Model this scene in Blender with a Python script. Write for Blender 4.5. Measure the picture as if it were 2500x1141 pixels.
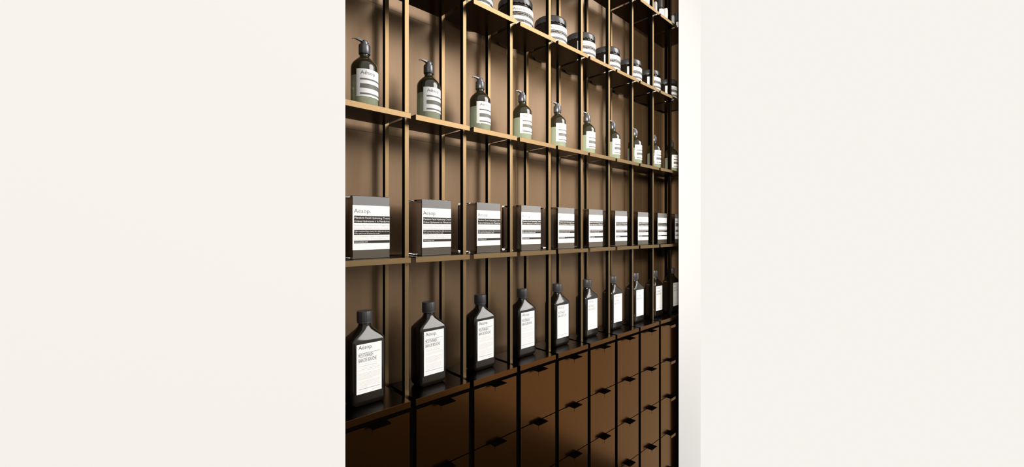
import bpy, bmesh, math, random
from mathutils import Vector

for o in list(bpy.data.objects):
    bpy.data.objects.remove(o)
SC = bpy.context.scene
COL = SC.collection
R = math.radians

# ------------------------------------------------------------------ units
U = 0.2            # one bay of the shelving in metres
EYE = 7.8          # eye height above the floor, in bays
def W(x, y, z):    # bay units, z measured from eye level -> metres
    return (x * U, y * U, (z + EYE) * U)

# ------------------------------------------------------------------ camera
cam = bpy.data.cameras.new('camera')
camo = bpy.data.objects.new('camera', cam)
COL.objects.link(camo)
camo.location = W(0, 0, 0)
camo.rotation_euler = (R(90), 0, R(-43.557))
cam.sensor_width = 36
cam.lens = 36 * 1006 / 2500
cam.shift_y = -9.5 / 2500
cam.clip_start = 0.01
SC.camera = camo

# ------------------------------------------------------------------ light
world = bpy.data.worlds.new('world')
SC.world = world
world.use_nodes = True
world.node_tree.nodes['Background'].inputs[0].default_value = (1.0, 0.972, 0.92, 1)
world.node_tree.nodes['Background'].inputs[1].default_value = 0.548

def sun(name, az, el, strength, angle, col):
    d = bpy.data.lights.new(name, 'SUN')
    d.energy = strength
    d.angle = R(angle)
    d.color = col
    o = bpy.data.objects.new(name, d)
    COL.objects.link(o)
    to = Vector((math.sin(R(az)) * math.cos(R(el)), -math.cos(R(az)) * math.cos(R(el)), math.sin(R(el))))
    o.rotation_euler = to.to_track_quat('Z', 'Y').to_euler()
    o.location = W(6, -2, 8)
    return o
def spot(name, loc, target, watts, size, blend, radius, col):
    d = bpy.data.lights.new(name, 'SPOT')
    d.energy = watts
    d.spot_size = R(size)
    d.spot_blend = blend
    d.shadow_soft_size = radius
    d.color = col
    o = bpy.data.objects.new(name, d)
    COL.objects.link(o)
    o.location = W(*loc)
    o.rotation_euler = (Vector(W(*loc)) - Vector(W(*target))).to_track_quat('Z', 'Y').to_euler()
    return o
# added fill spot near the camera, brightens the far bays the pier shades
spot('track_spot', (-0.6, -1.0, 2.5), (12.8, 5.4, 1.7), 215, 62, 1.0, 0.15, (1.0, 0.93, 0.82))
sun('window_daylight', 38, 25, 1.95, 36, (1.0, 0.965, 0.92))

vs = SC.view_settings
vs.view_transform = 'Standard'
vs.look = 'None'
vs.gamma = 1
vs.use_curve_mapping = False
vs.exposure = 0.75

# ------------------------------------------------------------------ materials
def mat(name, col, rough=0.5, metal=0.0, spec=0.5, noise=0.0, scale=60, bump=0.0, trans=0.0, ior=1.45, coat=0.0, stretch=(1, 1, 1), edge=None):
    m = bpy.data.materials.new(name)
    m.use_nodes = True
    nt = m.node_tree
    b = nt.nodes['Principled BSDF']
    b.inputs['Base Color'].default_value = (*col, 1)
    b.inputs['Roughness'].default_value = rough
    b.inputs['Metallic'].default_value = metal
    b.inputs['Specular IOR Level'].default_value = spec
    b.inputs['IOR'].default_value = ior
    b.inputs['Transmission Weight'].default_value = trans
    b.inputs['Coat Weight'].default_value = coat
    if edge:
        b.inputs['Specular Tint'].default_value = (*edge, 1)
    b.inputs['Coat Roughness'].default_value = 0.05
    if noise or bump:
        tc = nt.nodes.new('ShaderNodeTexCoord')
        mp = nt.nodes.new('ShaderNodeMapping')
        mp.inputs['Scale'].default_value = stretch
        nz = nt.nodes.new('ShaderNodeTexNoise')
        nz.inputs['Scale'].default_value = scale
        nz.inputs['Detail'].default_value = 4
        nt.links.new(tc.outputs['Object'], mp.inputs[0])
        nt.links.new(mp.outputs[0], nz.inputs['Vector'])
        if noise:
            mx = nt.nodes.new('ShaderNodeMix')
            mx.data_type = 'RGBA'
            mx.inputs[6].default_value = (*[c * (1 - noise) for c in col], 1)
            mx.inputs[7].default_value = (*[min(1, c * (1 + noise)) for c in col], 1)
            nt.links.new(nz.outputs['Fac'], mx.inputs[0])
            nt.links.new(mx.outputs[2], b.inputs['Base Color'])
        if bump:
            bp = nt.nodes.new('ShaderNodeBump')
            bp.inputs['Strength'].default_value = bump
            bp.inputs['Distance'].default_value = 0.002
            nt.links.new(nz.outputs['Fac'], bp.inputs['Height'])
            nt.links.new(bp.outputs[0], b.inputs['Normal'])
    return m

M = {
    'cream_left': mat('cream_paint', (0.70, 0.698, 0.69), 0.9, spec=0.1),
    'cream_right': mat('cream_paint_pier', (0.535, 0.535, 0.532), 0.9, spec=0.1),  # same cream, darkened to offset the stronger light on the pier
    'floor': mat('dark_floor', (0.008, 0.006, 0.004), 0.7, spec=0.2, noise=0.3, scale=8),
    'panel': mat('brown_panel', (0.150, 0.090, 0.044), 0.42, metal=0.45, noise=0.12, scale=14, stretch=(6, 6, 0.6)),
    'bronze': mat('bronze_metal', (0.152, 0.101, 0.051), 0.38, metal=1.0, edge=(1.0, 0.92, 0.8), noise=0.08, scale=120),
    'tray': mat('dark_bronze_sheet', (0.05, 0.03, 0.014), 0.25, metal=1.0, noise=0.1, scale=90),
    'drawer': mat('brown_bronze_lacquer', (0.104, 0.042, 0.012), 0.21, metal=1.0, edge=(1.0, 0.90, 0.75), noise=0.08, scale=100),
    'counter': mat('black_bronze_counter', (0.018, 0.010, 0.005), 0.25, metal=1.0, noise=0.1, scale=90),
    'film': mat('grey_translucent_film', (0.26, 0.25, 0.245), 0.25, trans=0.3),  # pale reflection on the acrylic front, put in as colour
    'film_low': mat('brown_grey_translucent_film', (0.12, 0.095, 0.07), 0.2, trans=0.4),  # view through the lower acrylic front, put in as colour
    'steel': mat('blackened_steel', (0.0025, 0.002, 0.0014), 0.6, spec=0.03),  # near-black stands in for shade on the uprights' unlit sides
    'carcass': mat('black_carcass', (0.0015, 0.0012, 0.001), 0.8, spec=0.0),
    'handle': mat('black_handle_metal', (0.0015, 0.001, 0.0008), 0.8, spec=0.0),
    'white': mat('label_white', (0.79, 0.79, 0.79), 0.55, spec=0.2),
    'ink': mat('label_black_brown', (0.028, 0.021, 0.015), 0.6, spec=0.2),
    'brown_ink': mat('label_brown_ink', (0.05, 0.028, 0.014), 0.6, spec=0.2),
    'faint': mat('label_faint_ink', (0.47, 0.40, 0.33), 0.6, spec=0.2),
    'grey': mat('label_grey_stripe', (0.15, 0.145, 0.13), 0.5, spec=0.3, noise=0.1, scale=80),
    'olive': mat('dark_olive_glass', (0.022, 0.018, 0.008), 0.06, coat=0.5),
    'green': mat('pale_green_liquid', (0.46, 0.52, 0.36), 0.06, trans=0.5, ior=1.3, coat=0.3),
    'amber': mat('dark_brown_glass', (0.008, 0.006, 0.004), 0.10, spec=0.55),
    'jar': mat('black_brown_jar_glass', (0.012, 0.008, 0.006), 0.1, spec=0.3),
    'smoke': mat('smoked_acrylic', (0.60, 0.57, 0.55), 0.01, trans=1.0, ior=1.42),
    'pump': mat('grey_black_plastic', (0.11, 0.11, 0.118), 0.3, metal=0.6),
    'cap': mat('black_plastic_cap', (0.035, 0.034, 0.036), 0.38, noise=0.2, scale=200),
    'lid': mat('black_gloss_lid', (0.035, 0.035, 0.037), 0.3, coat=0.2),
    'clear': mat('frosted_clear_glass', (0.85, 0.86, 0.86), 0.15, trans=0.6),
    'ceramic': mat('white_gloss_tube', (0.84, 0.82, 0.79), 0.25),
}

# ------------------------------------------------------------------ helpers
def link(name, mesh, m=None, parent=None, smooth=None):
    o = bpy.data.objects.new(name, mesh)
    COL.objects.link(o)
    if m is not None and not mesh.materials:
        mesh.materials.append(m)
    if parent:
        o.parent = parent
    return o

def from_bm(name, bm, m, parent=None, smooth=None):
    me = bpy.data.meshes.new(name)
    bmesh.ops.recalc_face_normals(bm, faces=bm.faces)
    bm.to_mesh(me)
    bm.free()
    if smooth is not None:
        for p in me.polygons:
            p.use_smooth = True
        me.set_sharp_from_angle(angle=R(smooth))
    return link(name, me, m, parent)

def pydata(name, verts, faces, m, parent=None, smooth=None):
    me = bpy.data.meshes.new(name)
    me.from_pydata([tuple(v) for v in verts], [], faces)
    me.update()
    if smooth is not None:
        for p in me.polygons:
            p.use_smooth = True
        me.set_sharp_from_angle(angle=R(smooth))
    return link(name, me, m, parent)

def box_bm(x0, x1, y0, y1, z0, z1, bevel=0.0, bm=None, seg=1):
    """box in bay units, local, scaled to metres"""
    nb = bmesh.new()
    r = bmesh.ops.create_cube(nb, size=1.0)
    for v in nb.verts:
        v.co = Vector((x0 + (v.co.x + .5) * (x1 - x0), y0 + (v.co.y + .5) * (y1 - y0), z0 + (v.co.z + .5) * (z1 - z0))) * U
    if bevel:
        bmesh.ops.bevel(nb, geom=list(nb.edges), offset=bevel * U, segments=seg, affect='EDGES', profile=0.5)
    if bm is None:
        return nb
    me = bpy.data.meshes.new('tmp')
    nb.to_mesh(me)
    nb.free()
    bm.from_mesh(me)
    bpy.data.meshes.remove(me)
    return bm

def rings_mesh(rings, cap0=True, cap1=True):
    """rings: lists of equal length of (x,y,z) in bay units"""
    n = len(rings[0])
    vs_ = [Vector(p) * U for r in rings for p in r]
    fs = []
    for i in range(len(rings) - 1):
        for j in range(n):
            a, b = i * n + j, i * n + (j + 1) % n
            fs.append((a, b, b + n, a + n))
    if cap0:
        fs.append(tuple(reversed(range(n))))
    if cap1:
        fs.append(tuple(range((len(rings) - 1) * n, len(rings) * n)))
    return vs_, fs

def lathe(profile, seg=40, wob=None, cap0=True, cap1=True):
    rings = []
    for i, (r, z) in enumerate(profile):
        ring = []
        for j in range(seg):
            a = 2 * math.pi * j / seg
            rr, zz = (r, z) if wob is None else wob(i, a, r, z)
            ring.append((rr * math.cos(a), rr * math.sin(a), zz))
        rings.append(ring)
    return rings_mesh(rings, cap0, cap1)

def rrect(w, d, r, n=6):
    """rounded rectangle outline (w along x, d along y), 4*(n+1) points"""
    pts = []
    r = min(r, w / 2 - 1e-4, d / 2 - 1e-4)
    for cx, cy, a0 in ((w/2 - r, d/2 - r, 0), (-w/2 + r, d/2 - r, 90), (-w/2 + r, -d/2 + r, 180), (w/2 - r, -d/2 + r, 270)):
        for i in range(n + 1):
            a = R(a0 + 90 * i / n)
            pts.append((cx + r * math.cos(a), cy + r * math.sin(a)))
    return pts

def empty(name, loc, label=None, cat=None, group=None, kind=None, rz=0):
    o = bpy.data.objects.new(name, None)
    COL.objects.link(o)
    o.location = loc
    o.rotation_euler = (0, 0, rz)
    o.empty_display_size = 0.02
    tag(o, label, cat, group, kind)
    return o

def tag(o, label=None, cat=None, group=None, kind=None):
    if label: o['label'] = label
    if cat: o['category'] = cat
    if group: o['group'] = group
    if kind: o['kind'] = kind
    return o

def copy_tree(o, parent=None):
    c = o.copy()
    COL.objects.link(c)
    c.parent = parent
    for ch in [x for x in CHILD.get(o.name, [])]:
        copy_tree(ch, c)
    return c

CHILD = {}
def index_children():
    CHILD.clear()
    for o in bpy.data.objects:
        if o.parent:
            CHILD.setdefault(o.parent.name, []).append(o)

# ---- flat print: lettering built from the built-in font as thin meshes
_tc = {}
def text_geo(s, thin=0.0):
    key = (s, thin)
    if key not in _tc:
        cu = bpy.data.curves.new('lettering_curve', 'FONT')
        cu.body = s
        cu.resolution_u = 2
        cu.offset = thin
        ob = bpy.data.objects.new('lettering_tmp', cu)
        COL.objects.link(ob)
        bpy.context.view_layer.update()
        me = bpy.data.meshes.new_from_object(ob.evaluated_get(bpy.context.evaluated_depsgraph_get()))
        v = [(p.co.x, p.co.y) for p in me.vertices]
        f = [tuple(p.vertices) for p in me.polygons]
        bpy.data.objects.remove(ob)
        bpy.data.meshes.remove(me)
        bpy.data.curves.remove(cu)
        x0 = min(p[0] for p in v)
        _tc[key] = ([(p[0] - x0, p[1]) for p in v], f, max(p[0] for p in v) - x0)
    return _tc[key]

CAPH = 0.729  # cap height of the built-in font at size 1

class Print:
    """flat marks in label coordinates: x from the label centre, z from the base"""
    def __init__(s): s.v = []; s.f = []
    def text(s, t, x, z, h, width=None, thin=0.0, clip=None):
        v, f, w = text_geo(t, thin)
        sy = h / CAPH
        sx = width / w if width else sy
        o = len(s.v)
        pts = [(x + a * sx, z + b * sy) for a, b in v]
        s.v += pts
        for q in f:
            if clip is None or max(pts[i][0] for i in q) <= clip:
                s.f.append(tuple(i + o for i in q))
        return s
    def rect(s, x0, x1, z0, z1, n=1):
        o = len(s.v)
        for i in range(n + 1):
            x = x0 + (x1 - x0) * i / n
            s.v += [(x, z0), (x, z1)]
        for i in range(n):
            s.f.append((o + 2*i, o + 2*i + 2, o + 2*i + 3, o + 2*i + 1))
        return s
    def dashes(s, x0, x1, z, h, rng, fill=0.8):
        x = x0
        while x < x1:
            w = rng.uniform(0.006, 0.026)
            if x + w > x1: w = x1 - x
            if w > 0.004:
                s.rect(x, x + w, z, z + h)
            x += w + rng.uniform(0.003, 0.005)
        return s
    def build(s, name, m, parent, off, bend=None):
        if bend is None:       # flat label facing -y at local y = off
            vs_ = [Vector((x, off, z)) * U for x, z in s.v]
        else:
            vs_ = [Vector(((bend + off) * math.sin(x / bend), -(bend + off) * math.cos(x / bend), z)) * U for x, z in s.v]
        return pydata(name, vs_, s.f, m, parent, None if bend is None else 30)

def label_sheet(w, z0, z1, parent, front=None, bend=None, th=0.003, name='label'):
    n = 1 if bend is None else 28
    vs_, fs = [], []
    for i in range(n + 1):
        x = -w/2 + w * i / n
        for z in (z0, z1):
            for o in (0, th):
                if bend is None:
                    vs_.append(Vector((x, front - o, z)) * U)
                else:
                    vs_.append(Vector(((bend + o) * math.sin(x / bend), -(bend + o) * math.cos(x / bend), z)) * U)
    for i in range(n):
        a = 4 * i
        b = a + 4
        fs += [(a + 1, b + 1, b + 3, a + 3), (a, a + 2, b + 2, b), (a + 2, a + 3, b + 3, b + 2), (a, b, b + 1, a + 1)]
    fs += [(0, 1, 3, 2), (4*n, 4*n + 2, 4*n + 3, 4*n + 1)]
    return pydata(name, vs_, fs, M['white'], parent, None if bend is None else 30)

# ------------------------------------------------------------------ setting
K0 = 2.8526            # x of the first front post
LIP, POST, BPOST, WALL = 4.966, 5.156, 5.742, 5.93
PW = 0.0625
TOP = 8.5
NB = 10                # bays
XS = 1.84              # niche starts
XE = K0 + 9.12         # niche ends
SH = [5.482, 3.533, 1.5715, -0.3765]    # upper faces of the shelves
CT = -2.3148                            # counter top

def struct(name, bm, m, loc=(0, 0, 0), smooth=None):
    o = from_bm(name, bm, m, None, smooth)
    o.location = loc
    o['kind'] = 'structure'
    return o

ORG = Vector(W(0, 0, 0))
struct('floor', box_bm(-150, 12.1, -200, 12, -EYE - 0.2, -EYE), M['floor'], ORG)
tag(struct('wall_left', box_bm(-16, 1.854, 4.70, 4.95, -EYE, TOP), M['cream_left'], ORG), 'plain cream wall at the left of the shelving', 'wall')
# cream pier that closes the niche on the right
poly = [(10.684, 4.85), (12.10, 4.85), (12.10, 4.95), (10.93, 4.95)]
bm = bmesh.new()
lo = [bm.verts.new(Vector((x, y, -EYE)) * U) for x, y in poly]
hi = [bm.verts.new(Vector((x, y, TOP)) * U) for x, y in poly]
bm.faces.new(lo); bm.faces.new(hi)
for i in range(len(poly)):
    j = (i + 1) % len(poly)
    bm.faces.new((lo[i], lo[j], hi[j], hi[i]))
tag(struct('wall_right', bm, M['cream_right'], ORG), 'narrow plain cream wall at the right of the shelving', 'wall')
# niche: brown back wall made of panels, brown sides
wb = struct('wall_back', box_bm(XS - 0.1, XE + 0.1, WALL + 0.02, WALL + 0.25, -EYE, TOP), M['panel'], ORG)
tag(wb, 'brown panelled back wall behind the shelves', 'wall')
tag(struct('wall_niche_near', box_bm(XS - 0.12, XS, 4.951, WALL + 0.018, -EYE, TOP), M['panel'], ORG), 'brown side panel of the niche behind the cream wall', 'wall')
tag(struct('wall_niche_far', box_bm(XE, XE + 0.12, 4.951, WALL + 0.018, -EYE, TOP), M['panel'], ORG), 'brown side panel closing the far end of the shelves', 'wall')
seams_x = [XS] + [K0 + k - 0.1 for k in range(0, 10)] + [XE]
seams_z = [-2.5, -0.49, 1.456, 3.418, 5.367, TOP]
pm = {}
for i in range(len(seams_x) - 1):
    for j in range(len(seams_z) - 1):
        x0, x1 = seams_x[i] + 0.001, seams_x[i + 1] - 0.001
        z0, z1 = seams_z[j] + 0.001, seams_z[j + 1] - 0.001
        key = (round(x1 - x0, 3), round(z1 - z0, 3))
        if key not in pm:
            o = from_bm('wall_panel', box_bm(0, x1 - x0, 0, 0.02, 0, z1 - z0, 0.0015), M['panel'], wb)
            pm[key] = o.data
        else:
            o = link('wall_panel', pm[key], None, wb)
        o.location = Vector((x0, WALL, z0)) * U

# ------------------------------------------------------------------ shelving
sh = empty('shelving_unit', W(K0 + 4.5, 5.4, CT),
           'bronze open shelving unit with slim uprights and shelf trays', 'shelving')
def rel(p):   # absolute bay coords -> local to shelving
    return Vector((p[0] - (K0 + 4.5), p[1] - 5.4, p[2] - CT)) * U
ZU0, ZU1 = CT - 0.088, TOP - 0.1
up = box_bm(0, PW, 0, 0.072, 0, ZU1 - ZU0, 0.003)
upm = None
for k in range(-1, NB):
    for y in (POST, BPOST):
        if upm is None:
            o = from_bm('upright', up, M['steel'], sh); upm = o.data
            fs = from_bm('front_strip', box_bm(0, PW, -0.004, -0.0002, 0, ZU1 - ZU0, 0.0015), M['bronze'], o); fsm = fs.data  # only the front keeps its bronze; the body colour carries the shade
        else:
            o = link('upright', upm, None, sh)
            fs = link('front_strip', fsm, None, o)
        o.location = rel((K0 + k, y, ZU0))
TW = 1 - PW - 0.0125
tm = lm = None
for z in SH:
    for k in range(NB):
        x0 = K0 + k - 1 + PW + 0.0012
        if tm is None:
            t = from_bm('shelf_tray', box_bm(0, TW, 0.012, 5.78 - LIP, -0.012, 0), M['tray'], sh); tm = t.data
            l = from_bm('front_lip', box_bm(0, TW, 0, 0.0118, -0.0745, 0.0005, 0.002), M['bronze'], t); lm = l.data
        else:
            t = link('shelf_tray', tm, None, sh)
            l = link('front_lip', lm, None, t)
        t.location = rel((x0, LIP, z))

# ------------------------------------------------------------------ drawer cabinet
cb = empty('drawer_cabinet', W(K0 + 4.5, 5.4, -EYE),
           'long low cabinet of brown bronze drawers under the shelves', 'cabinet')
def relc(p):
    return Vector((p[0] - (K0 + 4.5), p[1] - 5.4, p[2] + EYE)) * U
c = from_bm('carcass', box_bm(XS + 0.01, XE - 0.01, LIP + 0.03, 5.70, 0.0, CT + EYE - 0.089), M['carcass'], cb)
c.location = relc((0, 0, -EYE))
p = from_bm('plinth', box_bm(XS + 0.01, XE - 0.01, LIP + 0.016, LIP + 0.029, 0.0, 0.55), M['carcass'], cb)
p.location = relc((0, 0, -EYE))
tm = lm = dm = hm = None
rows = [-2.455, -3.388, -4.337, -5.288, -6.238]
for k in range(NB):
    x0 = K0 + k - 1 + PW + 0.0012
    if tm is None:
        t = from_bm('counter_tray', box_bm(0, TW, 0.012, 5.74 - LIP, -0.03, 0), M['counter'], cb); tm = t.data
        l = from_bm('front_lip', box_bm(0, TW, 0, 0.0118, -0.0875, 0.0005, 0.002), M['drawer'], t); lm = l.data
    else:
        t = link('counter_tray', tm, None, cb)
        l = link('front_lip', lm, None, t)
    t.location = relc((x0, LIP, CT))
    for i, z in enumerate(rows):
        bot = (rows[i + 1] if i + 1 < len(rows) else z - 0.95) + 0.018
        if dm is None or i == 0:
            if i == 0 and k > 0:
                d = link('drawer', d0m, None, cb)
            else:
                d = from_bm('drawer', box_bm(0, 0.895, 0, 0.014, bot - z, 0), M['drawer'], cb)
                if i == 0: d0m = d.data
        if i > 0:
            if dm is None:
                d = from_bm('drawer', box_bm(0, 0.895, 0, 0.014, -0.932, 0), M['drawer'], cb)
                dm = d.data
            else:
                d = link('drawer', dm, None, cb)
        d.location = relc((K0 + k - 1 + 0.074, LIP, z))
        if hm is None:
            hb = box_bm(-0.125, 0.125, -0.115, -0.0005, -0.014, -0.004)
            h = from_bm('handle', hb, M['handle'], d); hm = h.data
            hl = from_bm('pull', box_bm(-0.125, 0.125, -0.1155, -0.108, -0.08, -0.0142), M['drawer'], d); hlm = hl.data
        else:
            h = link('handle', hm, None, d)
            hl = link('pull', hlm, None, d)
        h.location = hl.location = Vector((0.4475, 0, 0)) * U

ORD = ['first', 'second', 'third', 'fourth', 'fifth', 'sixth', 'seventh', 'eighth', 'ninth', 'tenth']
def place(o, name, k, xo, y, z, label, cat, group, rz=0):
    o.location = W(K0 + k + xo, y, z)
    tag(o, label, cat, group)

# ------------------------------------------------------------------ pump bottle
def make_pump():
    root = empty('pump_bottle', (0, 0, 0))
    r = 0.175
    v, f = lathe([(0.150, 0), (0.166, 0.006), (r, 0.03), (r, 0.46)], 48)
    pydata('liquid', v, f, M['green'], root, 40)
    prof = [(r, 0.4605), (r, 0.575), (0.173, 0.60), (0.167, 0.623), (0.157, 0.644), (0.142, 0.664), (0.122, 0.686),
            (0.100, 0.708), (0.082, 0.724), (0.070, 0.735)]
    prof += [(0.064, 0.745), (0.062, 0.80)]
    v, f = lathe(prof, 48)
    b = pydata('bottle', v, f, M['olive'], root, 50)
    v, f = lathe([(0.073, 0.782), (0.0755, 0.786), (0.0755, 0.90), (0.072, 0.907), (0.052, 0.908), (0.050, 0.94), (0.048, 0.942)], 48,
                 wob=lambda i, a, r, z: (r * (1 + (0.008 * math.cos(24 * a) if i in (1, 2) else 0)), z))
    pydata('collar', v, f, M['pump'], root, 40)
    # pump head: round button with a flat spout to the left
    v, f = lathe([(0.036, 0.930), (0.042, 0.935), (0.042, 0.964), (0.038, 0.969)], 32)
    pydata('pump_head', v, f, M['pump'], root, 40)
    rings = []
    for x, w, z0, z1 in ((0.058, 0.016, 0.955, 0.968), (0.035, 0.022, 0.948, 0.974), (-0.03, 0.022, 0.946, 0.976), (-0.075, 0.018, 0.955, 0.977), (-0.125, 0.014, 0.962, 0.978), (-0.150, 0.012, 0.957, 0.972), (-0.166, 0.010, 0.944, 0.958)):
        rings.append([(x, -w, z0), (x, w, z0), (x, w * 0.75, z1), (x, -w * 0.75, z1)])
    v, f = rings_mesh(rings)
    pydata('spout', v, f, M['pump'], root, 30)
    # label
    w = 2 * R(58) * r
    z0, z1 = 0.172, 0.533
    lh = z1 - z0
    lb = label_sheet(w, z0, z1, root, bend=r + 0.001)
    xl = -w / 2
    Print().text('Aēsop', xl + 0.055, z1 - 0.20 * lh, 0.048, width=0.19, thin=-0.007).build('lettering', M['brown_ink'], lb, 0.0036, r + 0.001)
    for a, b2 in ((0.342, 0.402), (0.535, 0.70), (0.868, 0.928)):
        Print().rect(xl + 0.048, w / 2 - 0.001, z1 - b2 * lh, z1 - a * lh, 20).build('stripe', M['grey'], lb, 0.0036, r + 0.001)
    return root

# ------------------------------------------------------------------ cream label shared by boxes and jars
def cream_label(lb, w, z0, z1, bend=None, off=0.0, xs=0.018, clipw=None, rows=True, base=None):
    h = z1 - z0
    xl = -w / 2 + xs
    xr = (w / 2 - 0.001) if clipw is None else xl + clipw
    Z = lambda fr: z1 - fr * h
    n = 1 if bend is None else 24
    B = dict(off=off, bend=bend)
    full = xr - xl
    Print().text('Aësop.', xl, Z(0.172), 0.098 * h, width=0.455 * full, thin=-0.008).build('lettering', M['brown_ink'], lb, **B)
    for a, b2 in ((0.236, 0.40), (0.553, 0.664), (0.79, 0.853)):
        Print().rect(xl, xr, Z(b2), Z(a), n).build('printed_bar', M['ink'], lb, **B)
    o2 = off + (-0.0006 if bend is None else 0.0006)
    wt = lambda *a, **k: Print().text(*a, **k).build('white_lettering', M['white'], lb, off=o2, bend=bend)
    wt('Mandarin Facial Hydrating Cream', xl + 0.006, Z(0.303), 0.047 * h, width=full - 0.008, thin=0.0)
    wt('Crème Hydratante à la Mandarine', xl + 0.006, Z(0.378), 0.047 * h, width=full - 0.008, thin=0.0)
    wt('Light moisturising cream for daily use on nor', xl + 0.006, Z(0.597), 0.031 * h, width=full - 0.008, thin=0.0)
    wt('clean skin from forehead to neck.', xl + 0.006, Z(0.646), 0.031 * h, width=0.70 * full, thin=0.0)
    wt('www.aesop.com', xl + 0.006, Z(0.834), 0.034 * h, width=0.36 * full, thin=0.0)
    ft = Print()
    ft.text('Mandarin Rind • Lemon Rind • Tangerine R', xl, Z(0.467), 0.036 * h, width=full, thin=-0.006)
    ft.text('Ecorce de Mandarine • Ecorce de Citron •', xl, Z(0.527), 0.036 * h, width=full, thin=-0.006)
    ft.text('Crème hydratante légère à usage quotidien', xl, Z(0.717), 0.032 * h, width=full * 0.97, thin=-0.006)
    ft.text("sur une peau propre du front jusqu'au cou", xl, Z(0.768), 0.032 * h, width=full * 0.90, thin=-0.006)
    ft.build('faint_lettering', M['faint'], lb, **B)

def make_box():
    root = empty('smoked_box', (0, 0, 0))
    w, d, h = 0.506, 0.50, 0.812
    t = 0.022
    bm = box_bm(-w/2, w/2, -d/2, d/2, 0, h, 0.006, seg=2)
    bmesh.ops.recalc_face_normals(bm, faces=bm.faces)
    ib = box_bm(-w/2 + t, w/2 - t, -d/2 + t, d/2 - t, t, h - t)
    bmesh.ops.recalc_face_normals(ib, faces=ib.faces)
    bmesh.ops.reverse_faces(ib, faces=ib.faces)
    me2 = bpy.data.meshes.new('tmp')
    ib.to_mesh(me2); ib.free()
    bm.from_mesh(me2)
    bpy.data.meshes.remove(me2)
    me = bpy.data.meshes.new('case')
    bm.to_mesh(me); bm.free()
    link('case', me, M['smoke'], root)
    from_bm('top_band', box_bm(-w/2 + 0.004, w/2 - 0.004, -d/2 - 0.003, -d/2 - 0.0005, 0.690, h - 0.006), M['film'], root)  # added sheet over the acrylic, coloured as its reflection
    from_bm('bottom_band', box_bm(-w/2 + 0.004, w/2 - 0.004, -d/2 - 0.003, -d/2 - 0.0005, 0.006, 0.114), M['film_low'], root)  # added sheet, coloured as what shows through the acrylic
    lb = label_sheet(w - 0.004, 0.116, 0.688, root, front=-d/2 - 0.001)
    cream_label(lb, w - 0.004, 0.116, 0.688, off=-d/2 - 0.0046)
    return root

# ------------------------------------------------------------------ cream jar
def make_jar():
    root = empty('cream_jar', (0, 0, 0))
    rb = 0.335
    v, f = lathe([(0.30, 0), (0.325, 0.008), (rb, 0.035), (rb, 0.505), (0.328, 0.53), (0.31, 0.545), (0.305, 0.60)], 64)
    pydata('jar_body', v, f, M['jar'], root, 40)
    def wob(i, a, r, z):
        if i in (0, 1): return r, z + 0.007 * math.sin(26 * a)
        if i == 2: return r * (1 + 0.003 * math.sin(26 * a)), z
        return r, z
    v, f = lathe([(0.306, 0.585), (0.322, 0.575), (0.326, 0.60), (0.326, 0.665), (0.318, 0.692), (0.300, 0.709), (0.27, 0.716), (0.12, 0.718)], 208, wob)
    pydata('lid', v, f, M['lid'], root, 45)
    w = 2 * R(63) * rb
    lb = label_sheet(w, 0.075, 0.504, root, bend=rb + 0.001)
    cream_label(lb, w, 0.075, 0.504, bend=rb + 0.001, off=0.0036, xs=0.062, clipw=0.60)
    return root

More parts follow.
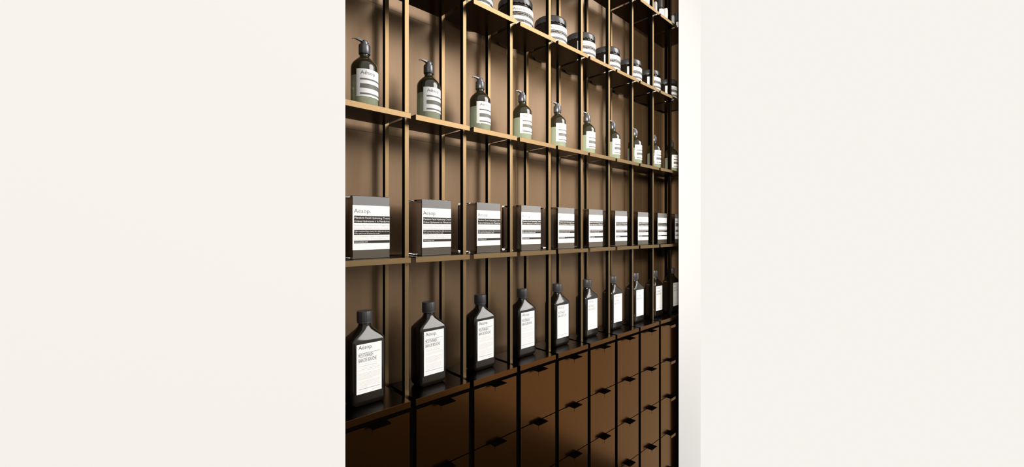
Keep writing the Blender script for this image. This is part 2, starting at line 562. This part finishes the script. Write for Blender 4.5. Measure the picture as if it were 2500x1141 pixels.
# ------------------------------------------------------------------ flat bottle
def make_mouthwash():
    root = empty('flat_bottle', (0, 0, 0))
    w, d = 0.47, 0.29
    secs = [(w - 0.10, d - 0.10, 0.06, 0.0), (w - 0.05, d - 0.05, 0.06, 0.006), (w - 0.018, d - 0.018, 0.05, 0.03), (w, d, 0.045, 0.075), (w, d, 0.045, 0.835),
            (w - 0.006, d - 0.006, 0.05, 0.862), (w - 0.05, d - 0.03, 0.06, 0.895), (0.33, 0.225, 0.085, 0.945), (0.24, 0.19, 0.09, 0.985),
            (0.185, 0.17, 0.082, 1.012), (0.165, 0.160, 0.0799, 1.035), (0.158, 0.158, 0.0788, 1.06), (0.158, 0.158, 0.0788, 1.10)]
    rings = [[(x, y, z) for x, y in rrect(a, b, r, 6)] for a, b, r, z in secs]
    v, f = rings_mesh(rings)
    pydata('bottle', v, f, M['amber'], root, 28)
    def wob(i, a, r, z):
        return (r * (1 + (0.008 * math.cos(30 * a) if 4 <= i <= 5 else 0)), z)
    v, f = lathe([(0.085, 1.066), (0.098, 1.068), (0.098, 1.086), (0.094, 1.09), (0.099, 1.096), (0.099, 1.212), (0.095, 1.222), (0.05, 1.2245)], 180, wob)
    pydata('cap', v, f, M['cap'], root, 40)
    z0, z1, lw = 0.170, 0.816, 0.344
    lb = label_sheet(lw, z0, z1, root, front=-d/2 - 0.001)
    h = z1 - z0
    Z = lambda fr: z1 - fr * h
    xl, xr = -lw/2 + 0.026, lw/2 - 0.026
    off = -d/2 - 0.0046
    pr = Print()
    pr.text('Aësop.', xl, Z(0.105), 0.056, width=0.19, thin=-0.004)
    pr.build('lettering', M['brown_ink'], lb, off)
    Print().text('MOUTHWASH', xl, Z(0.268), 0.050, width=0.195).build('lettering', M['ink'], lb, off)
    Print().text('BAIN DE BOUCHE', xl, Z(0.362), 0.050, width=0.245).build('lettering', M['ink'], lb, off)
    ru = Print()
    for fr in (0.180, 0.902):
        ru.rect(xl, xr, Z(fr + 0.006), Z(fr))
    ru.build('rule', M['brown_ink'], lb, off)
    rng = random.Random(4)
    ft = Print()
    for fr in (0.405, 0.48, 0.535):
        ft.rect(xl, xr, Z(fr + 0.003), Z(fr))
    bold = Print().dashes(xl, xr - 0.04, Z(0.448), 0.005, rng)
    for i in range(6):
        bold.dashes(xl, xr if i < 5 else xl + 0.2, Z(0.592 + 0.0245 * i), 0.0032, rng)
    bold.build('small_print', M['faint'], lb, off)
    ft.dashes(xl, xr, Z(0.512), 0.0035, rng)
    for i in range(6):
        ft.dashes(xl, xr if i < 5 else xl + 0.13, Z(0.755 + 0.0245 * i), 0.0026, rng)
    ft.dashes(xl, xl + 0.12, Z(0.955), 0.0035, rng)
    ft.dashes(xr - 0.11, xr, Z(0.955), 0.0035, rng)
    ft.build('faint_print', M['faint'], lb, off)
    return root

# ------------------------------------------------------------------ trio on the top shelf
def make_dropper():
    root = empty('small_bottle', (0, 0, 0))
    v, f = lathe([(0.085, 0), (0.095, 0.01), (0.095, 0.30), (0.085, 0.345), (0.058, 0.37), (0.055, 0.41)], 36)
    pydata('bottle', v, f, M['amber'], root, 40)
    v, f = lathe([(0.058, 0.395), (0.066, 0.398), (0.066, 0.615), (0.06, 0.628), (0.03, 0.631)], 72,
                 lambda i, a, r, z: (r * (1 + (0.012 * math.cos(24 * a) if i in (1, 2) else 0)), z))
    pydata('cap', v, f, M['cap'], root, 40)
    label_sheet(2 * R(75) * 0.096, 0.05, 0.335, root, bend=0.096)
    return root
def make_tube():
    root = empty('white_tube', (0, 0, 0))
    rings = []
    for z, a, b in ((0, .05, .05), (0.01, .054, .054), (0.03, .055, .06), (0.15, .052, .075), (0.3, .044, .085), (0.42, .03, .082), (0.47, .016, .07), (0.495, .006, .045)):
        rings.append([(a * math.cos(t), b * math.sin(t), z) for t in [2 * math.pi * j / 28 for j in range(28)]])
    v, f = rings_mesh(rings)
    pydata('tube', v, f, M['ceramic'], root, 50)
    return root
def make_vial():
    root = empty('clear_vial', (0, 0, 0))
    v, f = lathe([(0.04, 0), (0.048, 0.006), (0.048, 0.42), (0.044, 0.45), (0.036, 0.458), (0.034, 0.462)], 28)
    pydata('vial', v, f, M['clear'], root, 40)
    return root

CX, CY = -0.468, 5.39
protos = {}
def row(make, name, ks, xo, y, z, label, cat, group, first_k=0):
    proto = make()
    index_children()
    for i, k in enumerate(ks):
        o = proto if i == 0 else copy_tree(proto)
        o.location = W(K0 + k + xo, y, z + 0.0008)
        tag(o, label(i, len(ks)), cat, group)

def nth(i, n):
    if i == 0: return 'leftmost'
    if i == n - 1: return 'rightmost'
    return ORD[i] + ' from left'
row(make_pump, 'pump_bottle', range(10), CX, CY, SH[2],
    lambda i, n: 'dark pump bottle with grey striped label, %s in its row' % nth(i, n), 'bottle', 'pump bottles on the upper shelf')
row(make_box, 'smoked_box', range(10), -0.479, 5.402, SH[3],
    lambda i, n: 'smoky transparent box with black-barred white label, %s in its row' % nth(i, n), 'box', 'smoky boxes on the middle shelf')
row(make_mouthwash, 'flat_bottle', range(10), CX, CY, CT,
    lambda i, n: 'flat dark glass bottle with tall white label, %s on the counter' % nth(i, n), 'bottle', 'flat dark bottles on the counter')
row(make_jar, 'cream_jar', range(2, 10), CX, 5.575, SH[1],
    lambda i, n: 'wide dark jar with black lid, %s in the jar row' % nth(i, n), 'jar', 'dark jars on the high shelf')
row(make_dropper, 'small_bottle', range(7, 10), CX, 5.22, SH[0],
    lambda i, n: 'small bottle with black ribbed cap on the top shelf, %s of three' % ['leftmost', 'middle', 'rightmost'][i], 'bottle', 'small capped bottles on the top shelf')
row(make_tube, 'white_tube', range(7, 10), CX + 0.28, 5.22, SH[0],
    lambda i, n: 'white tapered tube standing on the top shelf, %s of three' % ['leftmost', 'middle', 'rightmost'][i], 'tube', 'white tubes on the top shelf')
row(make_vial, 'clear_vial', range(7, 10), CX - 0.255, 5.22, SH[0],
    lambda i, n: 'slim clear glass vial on the top shelf, %s of three' % ['leftmost', 'middle', 'rightmost'][i], 'vial', 'clear vials on the top shelf')
